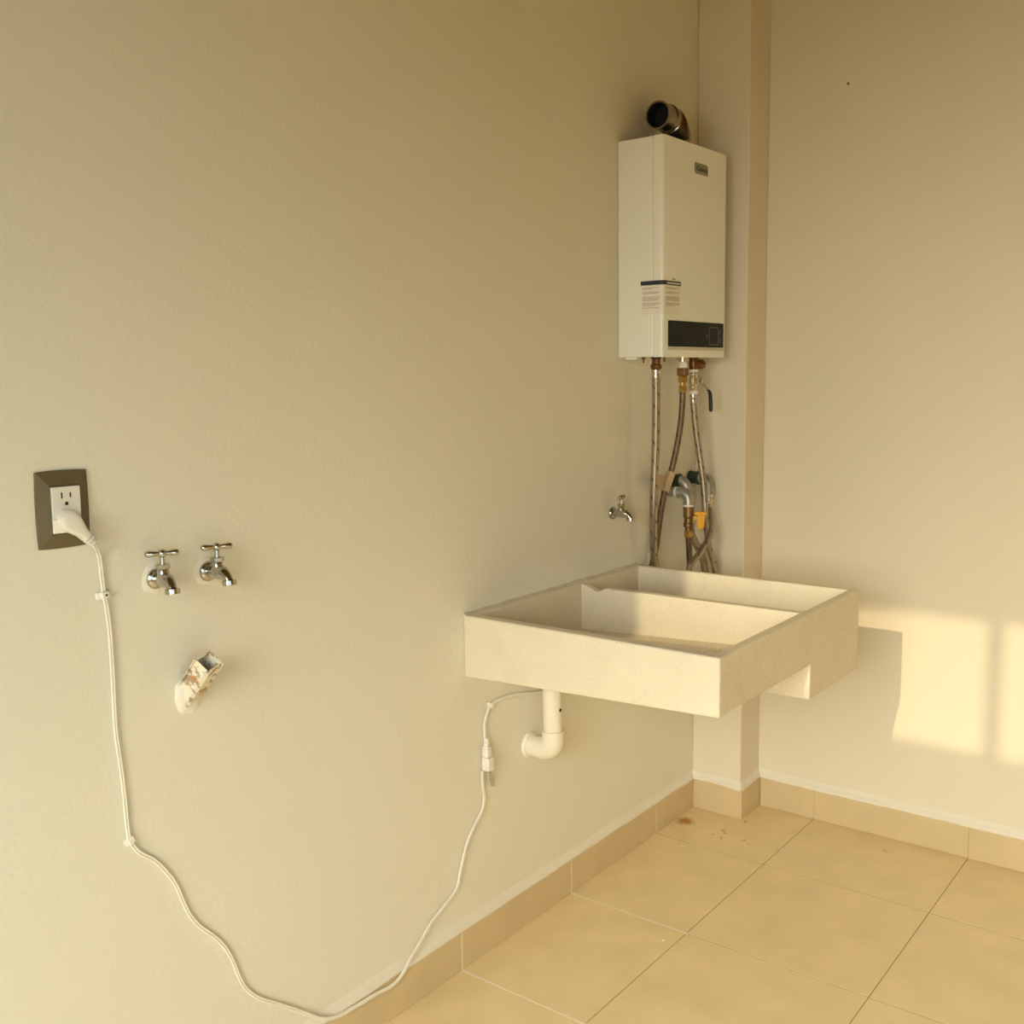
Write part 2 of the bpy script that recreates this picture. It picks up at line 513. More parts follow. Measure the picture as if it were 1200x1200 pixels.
bl = skirt('baseboard_left', 'row of beige skirting tiles along the long wall')
yl = [FY] + [YA + T * k for k in range(-6, 3)] + [-CD - TB]
for j in range(len(yl) - 1):
    obj('tile', box(B(), 0.0, TB, yl[j] + 0.0016, yl[j + 1] - 0.0016, 0.0, HB), 'skirting_tile', bl, bevel=0.001, segs=1)
    if j: obj('grout_line', box(B(), 0.0, TB - 0.0005, yl[j] - 0.0018, yl[j] + 0.0018, 0.0, HB - 0.001), 'grout_light', bl)
bc = skirt('baseboard_column', 'two beige skirting tiles round the corner column')
obj('tile', box(B(), TB * 0.3, CW + TB, -CD - TB, -CD, 0.0, HB), 'skirting_tile', bc, bevel=0.001, segs=1)
obj('tile', box(B(), CW, CW + TB, -CD + 0.0005, -TB, 0.0, HB), 'skirting_tile', bc, bevel=0.001, segs=1)
bb = skirt('baseboard_back', 'row of beige skirting tiles along the sunlit end wall')
xl = [CW + TB] + [XD + T * k for k in range(6)] + [RX]
for j in range(len(xl) - 1):
    obj('tile', box(B(), xl[j] + 0.0002, xl[j + 1] - 0.0002, -TB, 0.0, 0.0, HB), 'skirting_tile', bb, bevel=0.001, segs=1)


def caulk(parent, p0, p1, out, seed, amp=0.006):
    """uneven band of filler painted over the top edge of the tiles"""
    p0, p1, out = Vector(p0), Vector(p1), Vector(out)
    n = max(4, int((p1 - p0).length / 0.012)); bm = B(); rows = []
    for i in range(n + 1):
        p = p0.lerp(p1, i / n); q = p * 9 + Vector((seed, seed, 0))
        w = noise.noise(q) * amp + noise.noise(q * 4) * amp * 0.4
        zt = HB + 0.020 + noise.noise(q * 0.8 + Vector((5, 3, 1))) * 0.004
        rows.append([bm.verts.new(p + out * a + Vector((0, 0, z))) for a, z in
                     ((0.0, zt), (0.0018, zt - 0.004), (0.0055, HB + 0.006), (TB + 0.0018, HB + 0.0015), (TB + 0.0014, HB - 0.004 + w), (TB - 0.001, HB - 0.005 + w), (0.0, HB - 0.005))])
    for i in range(n):
        for k in range(6): bm.faces.new((rows[i][k], rows[i][k + 1], rows[i + 1][k + 1], rows[i + 1][k]))
    bm.faces.new(rows[0]); bm.faces.new(rows[-1])
    obj('caulk_band', bm, 'caulk_white', parent, smooth=True, angle=70)


caulk(bl, (0, FY, 0), (0, -CD, 0), (1, 0, 0), 1.0, 0.004)
caulk(bc, (0.0, -CD, 0), (CW + 0.005, -CD, 0), (0, -1, 0), 4.0, 0.008)
caulk(bc, (CW, -CD - 0.005, 0), (CW, 0, 0), (1, 0, 0), 7.0, 0.008)
caulk(bb, (CW, 0, 0), (RX, 0, 0), (0, -1, 0), 12.0, 0.003)
bm = B(); lathe(bm, [(0.004, 0), (0.003, 0.0008)], (0.397, 0, 2.166), (0, -1, 0), 8)
obj('wall_mark', bm, 'brass_dark', wb)

# ------------------------------------------------------------------ laundry sink
SX, Y0, YDN, YDF, Y1, ZS = 0.6365, -1.238, -0.790, -0.764, -0.4795, 0.8357
sink = thing('laundry_sink', 'cast stone laundry sink with washboard basin and deep tank, mounted on the wall', 'sink', (0.3, -0.86, 0.635))


def world_part(o, parent):
    o.parent = parent
    o.matrix_parent_inverse = Matrix.Translation(parent.location).inverted() if parent.rotation_euler[2] == 0 else parent.matrix_basis.inverted()
    return o


XC = [0.0, 0.020, 0.612, SX]
YC = [Y0, -1.208, YDN, YDF, -0.4995, Y1]


def zlev(k, x):
    return (0.635, 0.660, 0.692 + 0.039 * x, 0.714 + 0.050 * x, ZS)[k]


def solid(i, j, k):
    if not (0 <= i < 3 and 0 <= j < 5 and 0 <= k < 4): return False
    edge = i in (0, 2)
    if k == 0: return j >= 2
    if k == 1: return j >= 2 and (edge or j in (2, 4))
    if k == 2: return j < 2 or edge or j in (2, 4)
    return edge or j in (0, 4)


bm = B(); vc = {}


def vat(i, j, k):
    if (i, j, k) not in vc: vc[(i, j, k)] = bm.verts.new((XC[i], YC[j], zlev(k, XC[i])))
    return vc[(i, j, k)]


for i in range(3):
    for j in range(5):
        for k in range(4):
            if not solid(i, j, k): continue
            for d, q in (((-1, 0, 0), ((0, 0, 0), (0, 0, 1), (0, 1, 1), (0, 1, 0))), ((1, 0, 0), ((1, 0, 0), (1, 1, 0), (1, 1, 1), (1, 0, 1))),
                         ((0, -1, 0), ((0, 0, 0), (1, 0, 0), (1, 0, 1), (0, 0, 1))), ((0, 1, 0), ((0, 1, 0), (0, 1, 1), (1, 1, 1), (1, 1, 0))),
                         ((0, 0, -1), ((0, 0, 0), (0, 1, 0), (1, 1, 0), (1, 0, 0))), ((0, 0, 1), ((0, 0, 1), (1, 0, 1), (1, 1, 1), (0, 1, 1)))):
                if not solid(i + d[0], j + d[1], k + d[2]):
                    bm.faces.new([vat(i + a, j + b_, k + c) for a, b_, c in q])
world_part(obj('basin', bm, 'concrete', bevel=0.0045, segs=3), sink)
poly = [(0.019, 0.70), (0.613, 0.70), (0.613, ZS - 0.003), (0.094, ZS - 0.006), (0.068, ZS - 0.018), (0.030, ZS - 0.003), (0.019, ZS - 0.002)]
world_part(obj('divider', prism(B(), poly, 'y', YDN + 0.0005, YDF - 0.0005), 'concrete', bevel=0.003, segs=2), sink)
# sloping washboard with a ridge for every rub
wbd = world_part(obj('washboard', prism(B(), [(0.150, 0.7205), (0.600, 0.7425), (0.600, 0.749), (0.150, 0.730)], 'y', -1.205, -0.862), 'concrete', bevel=0.003), sink)
rm = None
for i in range(18):
    x = 0.248 + i * 0.0197
    z = 0.7300 + (x - 0.150) * 0.0422
    if rm is None:
        bm = B(); prism(bm, [(-0.0058, -0.001), (-0.0040, 0.0050), (0, 0.0078), (0.0040, 0.0050), (0.0058, -0.001)], 'y', -0.155, 0.155)
        ro = obj('ridge', bm, 'concrete', wbd, smooth=True, angle=60); rm = ro.data
    else:
        ro = bpy.data.objects.new('ridge', rm); col.objects.link(ro); ro.parent = wbd
    ro.location = (x, -1.04, z)
for i in range(4):
    x = 0.164 + i * 0.0225; z = 0.7300 + (x - 0.150) * 0.0422
    o = obj('drain_slot', box(B(), x - 0.004, x + 0.004, -0.935, -0.885, z - 0.002, z + 0.0006), 'dark_hole'); o.parent = wbd
# filler along the wall
bm = B(); rows = []
for i in range(70):
    y = Y0 + (Y1 - Y0) * i / 69
    w = 0.008 + noise.noise(Vector((y * 14, 2, 0))) * 0.005; h = 0.0045 + noise.noise(Vector((y * 11, 7, 0))) * 0.0035
    rows.append([bm.verts.new(p) for p in ((0.0, y, ZS + h), (0.003, y, ZS + h * 0.7), (w, y, ZS + 0.0015), (w + 0.003, y, ZS - 0.002), (0.0, y, ZS - 0.002))])
for i in range(69):
    for k in range(4): bm.faces.new((rows[i][k], rows[i][k + 1], rows[i + 1][k + 1], rows[i + 1][k]))
bm.faces.new(rows[0]); bm.faces.new(rows[-1])
world_part(obj('wall_filler', bm, 'sink_caulk', smooth=True, angle=80), sink)

# drain under the sink
dr = thing('drain_pipe', 'white plastic drain pipe with elbow below the laundry sink', 'pipe', (0.073, -0.995, 0.459))
DX, DZ = 0.073, 0.459
obj('pipe', tube(B(), [(-0.004, 0, 0.2355), (0.0, 0, 0.035)], 0.0232, 24), 'pvc_white', dr, smooth=True)
pts = [(0, 0, 0.052), (0, 0, 0.030)]
for k in range(1, 9):
    t = k / 8 * PI / 2
    pts.append((-0.030 + 0.030 * math.cos(t), 0, 0.030 - 0.030 * math.sin(t)))
pts += [(-0.045, 0, 0.0), (-0.070, 0, 0.0)]
el = obj('elbow', tube(B(), pts, [0.0275, 0.0275] + [0.0280] * 8 + [0.0270, 0.0270], 24), 'pvc_white', dr, smooth=True)
obj('wall_mortar', lathe(B(), [(0.033, 0), (0.032, 0.004), (0.030, 0.008), (0.025, 0.009)], (-DX, 0, 0), (1, 0, 0), 20), 'plaster', dr, smooth=True)
bm = B(); hd = Vector((0.42, -0.91, 0)).normalized(); hd = Vector((0.95, 0.02, 0)).normalized()
lathe(bm, [(0.0045, 0), (0.0043, 0.0012)], Vector((-0.0015, 0, 0.106)) + hd * 0.0229, hd, 10)
obj('vent_hole', bm, 'dark_hole', dr)

# ------------------------------------------------------------------ water heater
HY0, HY1, HZ0, HZ1, HX = -0.5767, -0.2165, 1.4145, 1.9737, 0.1376
HC = ((HY0 + HY1) / 2)
wh = thing('water_heater', 'white wall-hung gas water heater with black control panel', 'water heater', (0, HC, HZ0))


def hp(o, par=None):
    par = par or wh
    o.parent = par
    o.matrix_parent_inverse = Matrix.Translation(wh.location).inverted()
    return o


hp(obj('casing', box(B(), 0.001, 0.1065, HY0 + 0.0008, HY1 - 0.0008, HZ0, HZ1), 'enamel', bevel=0.002))
fc = hp(obj('front_cover', prism(B(), rounded(HY0, HY1, 0, 0, 0, 1) and
        [(0.1078, HY0), (HX - 0.009, HY0)] + [(HX - 0.009 + 0.009 * math.sin(t * PI / 12), HY0 + 0.009 - 0.009 * math.cos(t * PI / 12)) for t in range(1, 6)]
        + [(HX, HY0 + 0.009), (HX, HY1 - 0.009)] + [(HX - 0.009 + 0.009 * math.cos(t * PI / 12), HY1 - 0.009 + 0.009 * math.sin(t * PI / 12)) for t in range(1, 6)]
        + [(HX - 0.009, HY1), (0.1078, HY1)], 'z', HZ0 - 0.0015, HZ1 + 0.0005), 'enamel', smooth=True, bevel=0.001, angle=30))
hp(obj('side_panel', prism(B(), rounded(0.008, 0.096, 1.437, 1.955, 0.010), 'y', HY0 - 0.0003, HY0 + 0.002), 'enamel', bevel=0.0008))
# control panel
cp = hp(obj('control_panel', prism(B(), rounded(-0.550, -0.233, 1.4395, 1.5085, 0.004), 'x', HX - 0.001, HX + 0.0022), 'panel_black', bevel=0.0006))


def cpp(o):
    o.parent = cp
    o.matrix_parent_inverse = Matrix.Identity(4)
    return o


cpp(obj('silver_strip', prism(B(), rounded(-0.550, -0.233, 1.4318, 1.4405, 0.003), 'x', HX - 0.001, HX + 0.0026), 'silver_strip'))
bm = B()
dy0, dy1, dz0, dz1, w = -0.322, -0.267, 1.447, 1.497, 0.0022
box(bm, HX + 0.002, HX + 0.0028, dy0, dy1, dz0, dz0 + w); box(bm, HX + 0.002, HX + 0.0028, dy0, dy1, dz1 - w, dz1)
box(bm, HX + 0.002, HX + 0.0028, dy0, dy0 + w, dz0, dz1); box(bm, HX + 0.002, HX + 0.0028, dy1 - w, dy1, dz0, dz1)
cpp(obj('display_frame', bm, 'panel_line'))
cpp(obj('display', box(B(), HX + 0.0018, HX + 0.0024, dy0 + w, dy1 - w, dz0 + w, dz1 - w), 'panel_black'))
bm = B()
for y, z in ((-0.334, 1.473), (-0.334, 1.467), (-0.256, 1.485), (-0.256, 1.479), (-0.256, 1.466), (-0.256, 1.460), (-0.256, 1.454)):
    for q in range(3): box(bm, HX + 0.002, HX + 0.0026, y - 0.006 + q * 0.004, y - 0.003 + q * 0.004, z, z + 0.003)
lg = cpp(obj('printed_legend', bm, 'panel_line')); lg['kind'] = 'stuff'
# badge: two rounded corners, two sharp ones
bd = hp(obj('badge', prism(B(), rounded(-0.4105, -0.3365, 1.9000, 1.9285, 0.010, which=(1, 0, 1, 0)), 'x', HX - 0.001, HX + 0.0022), 'badge_grey', bevel=0.0006))


def lettering(text, size, loc, rot, material, name, depth=0.0004, shear=0.0):
    cu = bpy.data.curves.new(name, 'FONT'); cu.body = text; cu.size = size; cu.extrude = depth; cu.shear = shear
    cu.align_x = 'CENTER'; cu.align_y = 'CENTER'
    t = bpy.data.objects.new(name, cu); col.objects.link(t)
    dg = bpy.context.evaluated_depsgraph_get()
    me = bpy.data.meshes.new_from_object(t.evaluated_get(dg))
    bpy.data.objects.remove(t); bpy.data.curves.remove(cu)
    me.transform(Matrix.Translation(loc) @ rot)
    me.materials.clear(); me.materials.append(MATS[material])
    o = bpy.data.objects.new(name, me); col.objects.link(o)
    return o


ROTX = Matrix(((0, 0, 1, 0), (1, 0, 0, 0), (0, 1, 0, 0), (0, 0, 0, 1)))     # text plane facing +x
tx = lettering('Calorex', 0.0195, (HX + 0.0024, -0.3735, 1.9135), ROTX, 'ink', 'badge_lettering', shear=0.25)
tx.parent = bd
# instruction sticker folded round the left edge of the cover
ZT = 1.610
st = hp(obj('sticker', B(), 'sticker_film'))


def wrap(bm, y_end, x_end, z0, z1, off):
    """thin film from (x_end) on the side face round the rounded edge to (y_end) on the front face"""
    prof = [(x_end, HY0 - off), (HX - 0.009, HY0 - off)]
    for t in range(1, 6):
        a_ = t * PI / 12
        prof.append((HX - 0.009 + (0.009 + off) * math.sin(a_), HY0 + 0.009 - (0.009 + off) * math.cos(a_)))
    prof += [(HX + off, HY0 + 0.009), (HX + off, y_end)]
    lo = [bm.verts.new((x, y, z0)) for x, y in prof]; hi = [bm.verts.new((x, y, z1)) for x, y in prof]
    for i in range(len(prof) - 1): bm.faces.new((lo[i], lo[i + 1], hi[i + 1], hi[i]))


bm = B(); wrap(bm, -0.487, 0.073, 1.524, ZT, 0.0006)
bm.to_mesh(st.data); bm.free()
bm = B(); wrap(bm, -0.484, 0.071, ZT - 0.011, ZT, 0.0010)
o = obj('navy_band', bm, 'sticker_navy'); o.parent = st
bm = B(); box(bm, HX + 0.0009, HX + 0.0013, -0.558, -0.490, ZT - 0.0075, ZT - 0.0045)
o = obj('band_lettering', bm, 'sticker_film'); o.parent = st
bm = B()
random.seed(3)
for grp, n in ((1.592, 2), (1.580, 2), (1.568, 4), (1.552, 3), (1.540, 1)):
    for q in range(n):
        z = grp - q * 0.0030
        xe = HX - 0.010 - (random.uniform(0.0, 0.02) if q == n - 1 else 0)
        x = 0.077
        while x < xe:
            wd = random.uniform(0.003, 0.008); box(bm, x, min(x + wd, xe), HY0 - 0.0011, HY0 - 0.0006, z, z + 0.0014); x += wd + 0.0012
        if grp > 1.545:
            y = HY0 + 0.014; ye = -0.492 - (random.uniform(0.0, 0.03) if q == n - 1 else 0)
            while y < ye:
                wd = random.uniform(0.004, 0.010); box(bm, HX + 0.0006, HX + 0.0011, y, min(y + wd, ye), z, z + 0.0014); y += wd + 0.0018
box(bm, HX + 0.0001, HX + 0.0005, -0.530, -0.512, ZT + 0.003, ZT + 0.007); box(bm, HX + 0.0001, HX + 0.0005, -0.498, -0.495, ZT + 0.003, ZT + 0.007)
o = obj('printed_text', bm, 'sticker_print'); o.parent = st; o['kind'] = 'stuff'

# flue elbow on top: collar, pleated bend, short sleeve open towards the viewer
FX, FYC, FR = 0.070, -0.378, 0.0335
hp(obj('flue_collar', lathe(B(), [(0.046, 0), (0.046, 0.003), (FR + 0.004, 0.004), (FR + 0.004, 0.014), (FR, 0.015)], (FX, FYC, HZ1), (0, 0, 1), 32), 'steel_duct', smooth=True, angle=30))
pts, rad = [(FX, FYC, HZ1 + 0.003), (FX, FYC, HZ1 + 0.010)], [FR, FR]
n = 24
for k in range(n + 1):
    t = k / n * PI / 2
    pts.append((FX, FYC - 0.060 + 0.060 * math.cos(t), HZ1 + 0.012 + 0.060 * math.sin(t)))
    rad.append(FR + (0.0034 if k % 2 else -0.0012) * (1 if 2 < k < n - 4 else 0))
fe = hp(obj('flue_elbow', tube(B(), pts, rad, 32, caps=False), 'steel_duct', smooth=True, angle=50))
sy = FYC - 0.060; sz = HZ1 + 0.072
o = obj('sleeve', lathe(B(), [(FR, -0.004), (FR + 0.003, -0.002), (FR + 0.003, 0.004), (FR + 0.0005, 0.006), (FR + 0.0005, 0.046), (FR + 0.003, 0.048), (FR + 0.003, 0.052),
                              (FR - 0.0015, 0.052), (FR - 0.0015, -0.004)], (FX, sy, sz), (0, -1, 0), 36, closed=True), 'steel_duct', smooth=True, angle=30)
o.parent = fe
bm = B(); lathe(bm, [(FR - 0.0018, 0.051), (FR - 0.0018, 0.010)], (FX, sy, sz), (0, -1, 0), 36)
for f in [f for f in bm.faces if len(f.verts) > 4 and abs(f.calc_center_median().y - (sy - 0.051)) < 0.003]: bm.faces.remove(f)
o = obj('mouth_shade', bm, 'duct_inside'); o.parent = fe  # black lining stands for the darkness inside the open sleeve

# ports under the heater
PORTS = [(0.070, -0.4935), (0.070, -0.3436), (0.070, -0.2794)]
for (px, py), r, m_ in ((PORTS[0], 0.0145, 'panel_black'), (PORTS[1], 0.0165, 'nickel'), (PORTS[2], 0.0155, 'copper')):
    hp(obj('pipe_port', lathe(B(), [(r, 0), (r, 0.004), (r * 0.72, 0.0045), (r * 0.72, 0.012)], (px, py, HZ0), (0, 0, -1), 16), m_, smooth=True, angle=30))
hp(obj('drain_screw', lathe(B(), [(0.005, 0), (0.005, 0.005), (0.002, 0.006), (0.002, 0.015)], (0.055, -0.535, HZ0), (0, 0, -1), 10), 'copper', smooth=True, angle=30))
hp(obj('mount_foot', box(B(), 0.018, 0.050, -0.566, -0.552, HZ0 - 0.006, HZ0), 'enamel', bevel=0.001))
hp(obj('drain_screw', lathe(B(), [(0.0035, 0), (0.0035, 0.012), (0.001, 0.014)], (0.090, -0.485, HZ0), (0, 0, -1), 10), 'brass_dark', smooth=True, angle=30))


def hexnut(bm, o, axis, r, h, chamfer=0.15):
    lathe(bm, [(r * (1 - chamfer), 0), (r, h * 0.15), (r, h * 0.85), (r * (1 - chamfer), h)], o, axis, 6)
    return bm


# ------------------------------------------------------------------ supply pipes out of the wall


def supply_pipe(label, wy, wz, ex, r, down, coupling):
    t = thing('supply_pipe', label, 'pipe', (0, wy, wz), 'supply pipes under the heater')
    br = 0.024
    if coupling:
        cpl = obj('coupling', lathe(B(), [(r + 0.006, 0), (r + 0.006, 0.004), (r + 0.004, 0.005), (r + 0.004, 0.026), (r + 0.0065, 0.027), (r + 0.0065, 0.032), (r, 0.033)], (0.003, 0, 0), (1, 0, 0), 12), 'rubber_green', t, smooth=True, angle=25)
    else:
        obj('nipple', tube(B(), [(0.001, 0, 0), (ex - br - 0.010, 0, 0)], r - 0.001, 18), 'galvanised', t, smooth=True)
        obj('thread_tape', tube(B(), [(ex - br - 0.018, 0, 0), (ex - br - 0.010, 0, 0)], r + 0.0008, 18), 'thread_tape', t, smooth=True)
    x0 = 0.034 if coupling else ex - br - 0.010
    pts = [(x0, 0, 0), (ex - br, 0, 0)]
    for k in range(1, 9):
        a_ = k / 8 * PI / 2
        pts.append((ex - br + br * math.sin(a_), 0, -br + br * math.cos(a_)))
    pts.append((ex, 0, -down))
    n = len(pts)
    obj('elbow', tube(B(), pts, [r + 0.0022, r + 0.0005] + [r + 0.0005] * (n - 4) + [r + 0.0005, r + 0.0025], 18), 'galvanised', t, smooth=True, angle=60)
    return t


sp1 = supply_pipe('grey elbow pipe with dark rubber coupling, behind the brass fitting', -0.290, 1.058, 0.057, 0.0150, 0.036, True)
obj('brass_adapter', lathe(B(), [(0.012, 0), (0.012, 0.016), (0.009, 0.018), (0.009, 0.036)], (0.057, 0, -0.036), (0, 0, -1), 12), 'brass_dark', sp1, smooth=True, angle=30)
sp2 = supply_pipe('grey elbow pipe with white thread tape feeding the brass gas fitting', -0.330, 1.0295, 0.084, 0.0145, 0.034, False)
obj('thread_tape', tube(B(), [(0.084, 0, -0.034), (0.084, 0, -0.040)], 0.0155, 18), 'thread_tape', sp2, smooth=True)
gv = obj('gas_valve', lathe(B(), [(0.0150, 0), (0.0148, 0.030), (0.0125, 0.034), (0.0125, 0.046), (0.0145, 0.049), (0.0145, 0.058), (0.010, 0.061), (0.010, 0.070)], (0.084, 0, -0.040), (0, 0, -1), 14), 'brass_dark', sp2, smooth=True, angle=25)
bm = B(); hexnut(bm, (0.084, 0, -0.110), (0, 0, -1), 0.0135, 0.020)
o = obj('hex_nut', bm, 'brass'); o.parent = gv
bm = B(); lathe(bm, [(0.0055, 0), (0.0055, 0.026)], (0.090, 0.004, -0.070), (0.94, 0.34, 0), 10)
o = obj('stem', bm, 'brass', smooth=True, angle=30); o.parent = gv
bm = B()
bx = Matrix.Translation((0.117, 0.011, -0.068)) @ Matrix.Rotation(math.radians(-58), 4, 'Z')
for q in (box(B(), -0.006, 0.006, -0.017, 0.017, 0.004, 0.014), prism(B(), [(-0.010, 0.006), (0.013, 0.006), (0.010, -0.030), (-0.004, -0.038), (-0.010, -0.032)], 'x', -0.005, 0.005),
          box(B(), -0.004, 0.004, -0.020, -0.010, -0.010, -0.002)):
    me = bpy.data.meshes.new('tmp'); q.to_mesh(me); q.free(); me.transform(bx); bm.from_mesh(me); bpy.data.meshes.remove(me)
o = obj('valve_handle', bm, 'yellow_plastic', bevel=0.0015); o.parent = gv; o['label'] = 'yellow valve handle'
sp3 = supply_pipe('grey elbow pipe beside the corner column with a dark coupling', -0.168, 1.056, 0.066, 0.0150, 0.046, True)
for dz in (-0.050, -0.066):
    obj('thread_tape', tube(B(), [(0.066, 0, dz), (0.066, 0, dz - 0.005)], 0.0135, 16), 'thread_tape', sp3, smooth=True)
obj('nipple', lathe(B(), [(0.0125, 0), (0.0125, 0.030), (0.0095, 0.033), (0.0095, 0.046)], (0.066, 0, -0.046), (0, 0, -1), 14), 'nickel', sp3, smooth=True, angle=30)

# ------------------------------------------------------------------ flexible hoses


def hose(label, pts, r, material, group='braided hoses under the heater'):
    t = thing('flexible_hose', label, 'hose', pts[0], group)
    o0 = Vector(pts[0])
    P = smooth_path([Vector(p) - o0 for p in pts], 7)
    obj('braided_tube', tube(B(), P, r, 14), material, t, smooth=True)
    return t, P


h1, P1 = hose('light braided hose hanging straight down from the left heater port',
              [(0.0700, -0.4935, 1.3606), (0.0700, -0.4926, 1.2729), (0.0700, -0.4943, 1.1799), (0.0680, -0.4973, 1.0862), (0.0620, -0.4910, 0.9904), (0.0500, -0.4697, 0.8905),
               (0.0400, -0.4375, 0.8187), (0.072, -0.418, 0.70), (0.085, -0.31, 0.605), (0.080, -0.205, 0.66), (0.0650, -0.1881, 0.7792), (0.0650, -0.2167, 0.8357), (0.0600, -0.2674, 0.9013), (0.0570, -0.2900, 0.975)],
              0.0112, 'braid_light')
obj('ferrule', lathe(B(), [(0.0125, -0.004), (0.0130, 0.0), (0.0130, 0.006), (0.0118, 0.008), (0.0118, 0.012), (0.0130, 0.014), (0.0130, 0.020), (0.011, 0.021)], (0, 0, 0), (0, 0, 1), 16), 'nickel', h1, smooth=True, angle=30)
obj('copper_nut', lathe(B(), [(0.0125, 0), (0.0150, 0.003), (0.0155, 0.010), (0.0135, 0.014), (0.0115, 0.015), (0.0115, 0.0315)], (0, 0, 0.021), (0, 0, 1), 10), 'copper', h1, smooth=True, angle=25)
h2, P2 = hose('dark braided gas hose slanting down from the middle heater port',
              [(0.0700, -0.3436, 1.3206), (0.0680, -0.3419, 1.2796), (0.0620, -0.3450, 1.2070), (0.0500, -0.3620, 1.1102), (0.0400, -0.3831, 1.0503), (0.0300, -0.3943, 0.9772), (0.0220, -0.4065, 0.8792),
               (0.0200, -0.4293, 0.8154), (0.018, -0.422, 0.71), (0.028, -0.365, 0.645), (0.052, -0.315, 0.70), (0.0740, -0.3056, 0.7984), (0.0820, -0.3200, 0.8500), (0.0840, -0.3300, 0.9050)],
              0.0088, 'braid_dark')
bm = B(); hexnut(bm, (0, 0, -0.004), (0, 0, 1), 0.0130, 0.018); obj('hex_nut', bm, 'brass', h2)
obj('neck', lathe(B(), [(0.0085, 0), (0.0085, 0.014)], (0, 0, 0.013), (0, 0, 1), 12), 'brass', h2, smooth=True, angle=30)
bm = B(); hexnut(bm, (0, 0, 0.024), (0, 0, 1), 0.0145, 0.020, 0.25); obj('hex_nut', bm, 'brass', h2)
obj('square_adapter', box(B(), -0.0125, 0.0125, -0.0125, 0.0125, 0.043, 0.064), 'brass_dark', h2, bevel=0.002)
obj('thread_tape', lathe(B(), [(0.0115, 0), (0.0130, 0.002), (0.0130, 0.009), (0.0115, 0.012), (0.0115, 0.022)], (0, 0, 0.064), (0, 0, 1), 16), 'thread_tape', h2, smooth=True, angle=40)
o0 = Vector((0.0700, -0.3436, 1.3206))
bm = B(); tube(bm, [Vector(p) - o0 for p in ((0.0475, -0.3660, 1.0900), (0.0415, -0.3795, 1.0595), (0.0375, -0.3860, 1.0370))], [0.0125, 0.0135, 0.0125], 8)
obj('masking_tape', bm, 'masking_tape', h2)
bm = B(); prism(bm, [Vector((-0.450 + 0.3436, 1.092 - 1.3206)), Vector((-0.384 + 0.3436, 1.082 - 1.3206)), Vector((-0.392 + 0.3436, 1.040 - 1.3206)), Vector((-0.447 + 0.3436, 1.047 - 1.3206))], 'x', 0.0375 - 0.07, 0.0387 - 0.07)
obj('tape_flap', bm, 'masking_tape', h2)
h3, P3 = hose('light braided hose leading down from the lever valve past the corner elbow',
              [(0.0700, -0.2794, 1.2899), (0.0720, -0.2689, 1.2157), (0.0800, -0.2563, 1.1282), (0.0900, -0.2528, 1.0533), (0.1000, -0.2603, 0.9919), (0.1010, -0.2566, 0.9411), (0.1000, -0.2306, 0.8614),
               (0.1000, -0.1902, 0.7832), (0.108, -0.200, 0.69), (0.120, -0.285, 0.625), (0.118, -0.370, 0.70), (0.1100, -0.3704, 0.8128), (0.1180, -0.3246, 0.8556), (0.1200, -0.2682, 0.8975), (0.0900, -0.2027, 0.9335), (0.0660, -0.1680, 0.9680)],
              0.0092, 'braid_light')
obj('ferrule', lathe(B(), [(0.0098, -0.006), (0.0105, 0.0), (0.0105, 0.006), (0.0095, 0.008), (0.0095, 0.011), (0.0108, 0.013), (0.0108, 0.019), (0.0095, 0.021)], (0, 0, 0), (0, 0, 1), 16), 'nickel', h3, smooth=True, angle=30)
obj('thread_tape', lathe(B(), [(0.0115, 0), (0.0125, 0.002), (0.0125, 0.008), (0.0115, 0.010)], (0, 0, 0.020), (0, 0, 1), 16), 'thread_tape', h3, smooth=True, angle=40)

bv = thing('ball_valve', 'nickel ball valve with black lever under the right heater port', 'valve', (0.070, -0.2794, 1.3200))
obj('valve_body', lathe(B(), [(0.0120, 0), (0.0130, 0.003), (0.0130, 0.012), (0.0115, 0.014), (0.0128, 0.022), (0.0128, 0.034), (0.0115, 0.042), (0.0130, 0.044), (0.0130, 0.052), (0.011, 0.054)], (0, 0, 0.0), (0, 0, 1), 12), 'nickel', bv, smooth=True, angle=25)
obj('thread_tape', tube(B(), [(0, 0, 0.053), (0, 0, 0.060)], 0.0125, 16), 'thread_tape', bv, smooth=True)
tee = obj('copper_tee', lathe(B(), [(0.0115, 0), (0.0130, 0.003), (0.0130, 0.025), (0.0115, 0.032)], (0, 0, 0.059), (0, 0, 1), 14), 'copper', bv, smooth=True, angle=30)
o = obj('tee_plug', lathe(B(), [(0.0115, 0.006), (0.0140, 0.014), (0.0140, 0.026), (0.0110, 0.033), (0.004, 0.036)], (0, 0, 0.076), (0.55, 0.83, -0.05), 14), 'copper', smooth=True, angle=30); o.parent = tee
st_ = obj('stem', lathe(B(), [(0.0055, 0.010), (0.0055, 0.022), (0.0085, 0.022), (0.0085, 0.030), (0.004, 0.031)], (0, 0, 0.027), (1, 0, 0), 10), 'nickel', bv, smooth=True, angle=30)
lv = obj('lever', tube(B(), [(0.026, -0.004, 0.030), (0.029, 0.004, 0.020), (0.030, 0.026, 0.006), (0.030, 0.038, -0.002)], 0.0045, 8, flat=0.4, ref=(1, 0, 0)), 'nickel', bv, smooth=True, angle=40)
o = obj('lever_grip', tube(B(), smooth_path([(0.030, 0.032, 0.002), (0.030, 0.043, -0.006), (0.030, 0.0475, -0.020), (0.030, 0.0500, -0.042), (0.030, 0.0512, -0.062)], 5), [0.005] * 5 + [0.0062] * 14 + [0.0058, 0.004], 10, flat=0.7, ref=(1, 0, 0)), 'grip_black', smooth=True, angle=50)
o.parent = lv; o['label'] = 'black plastic lever grip'

# ------------------------------------------------------------------ taps


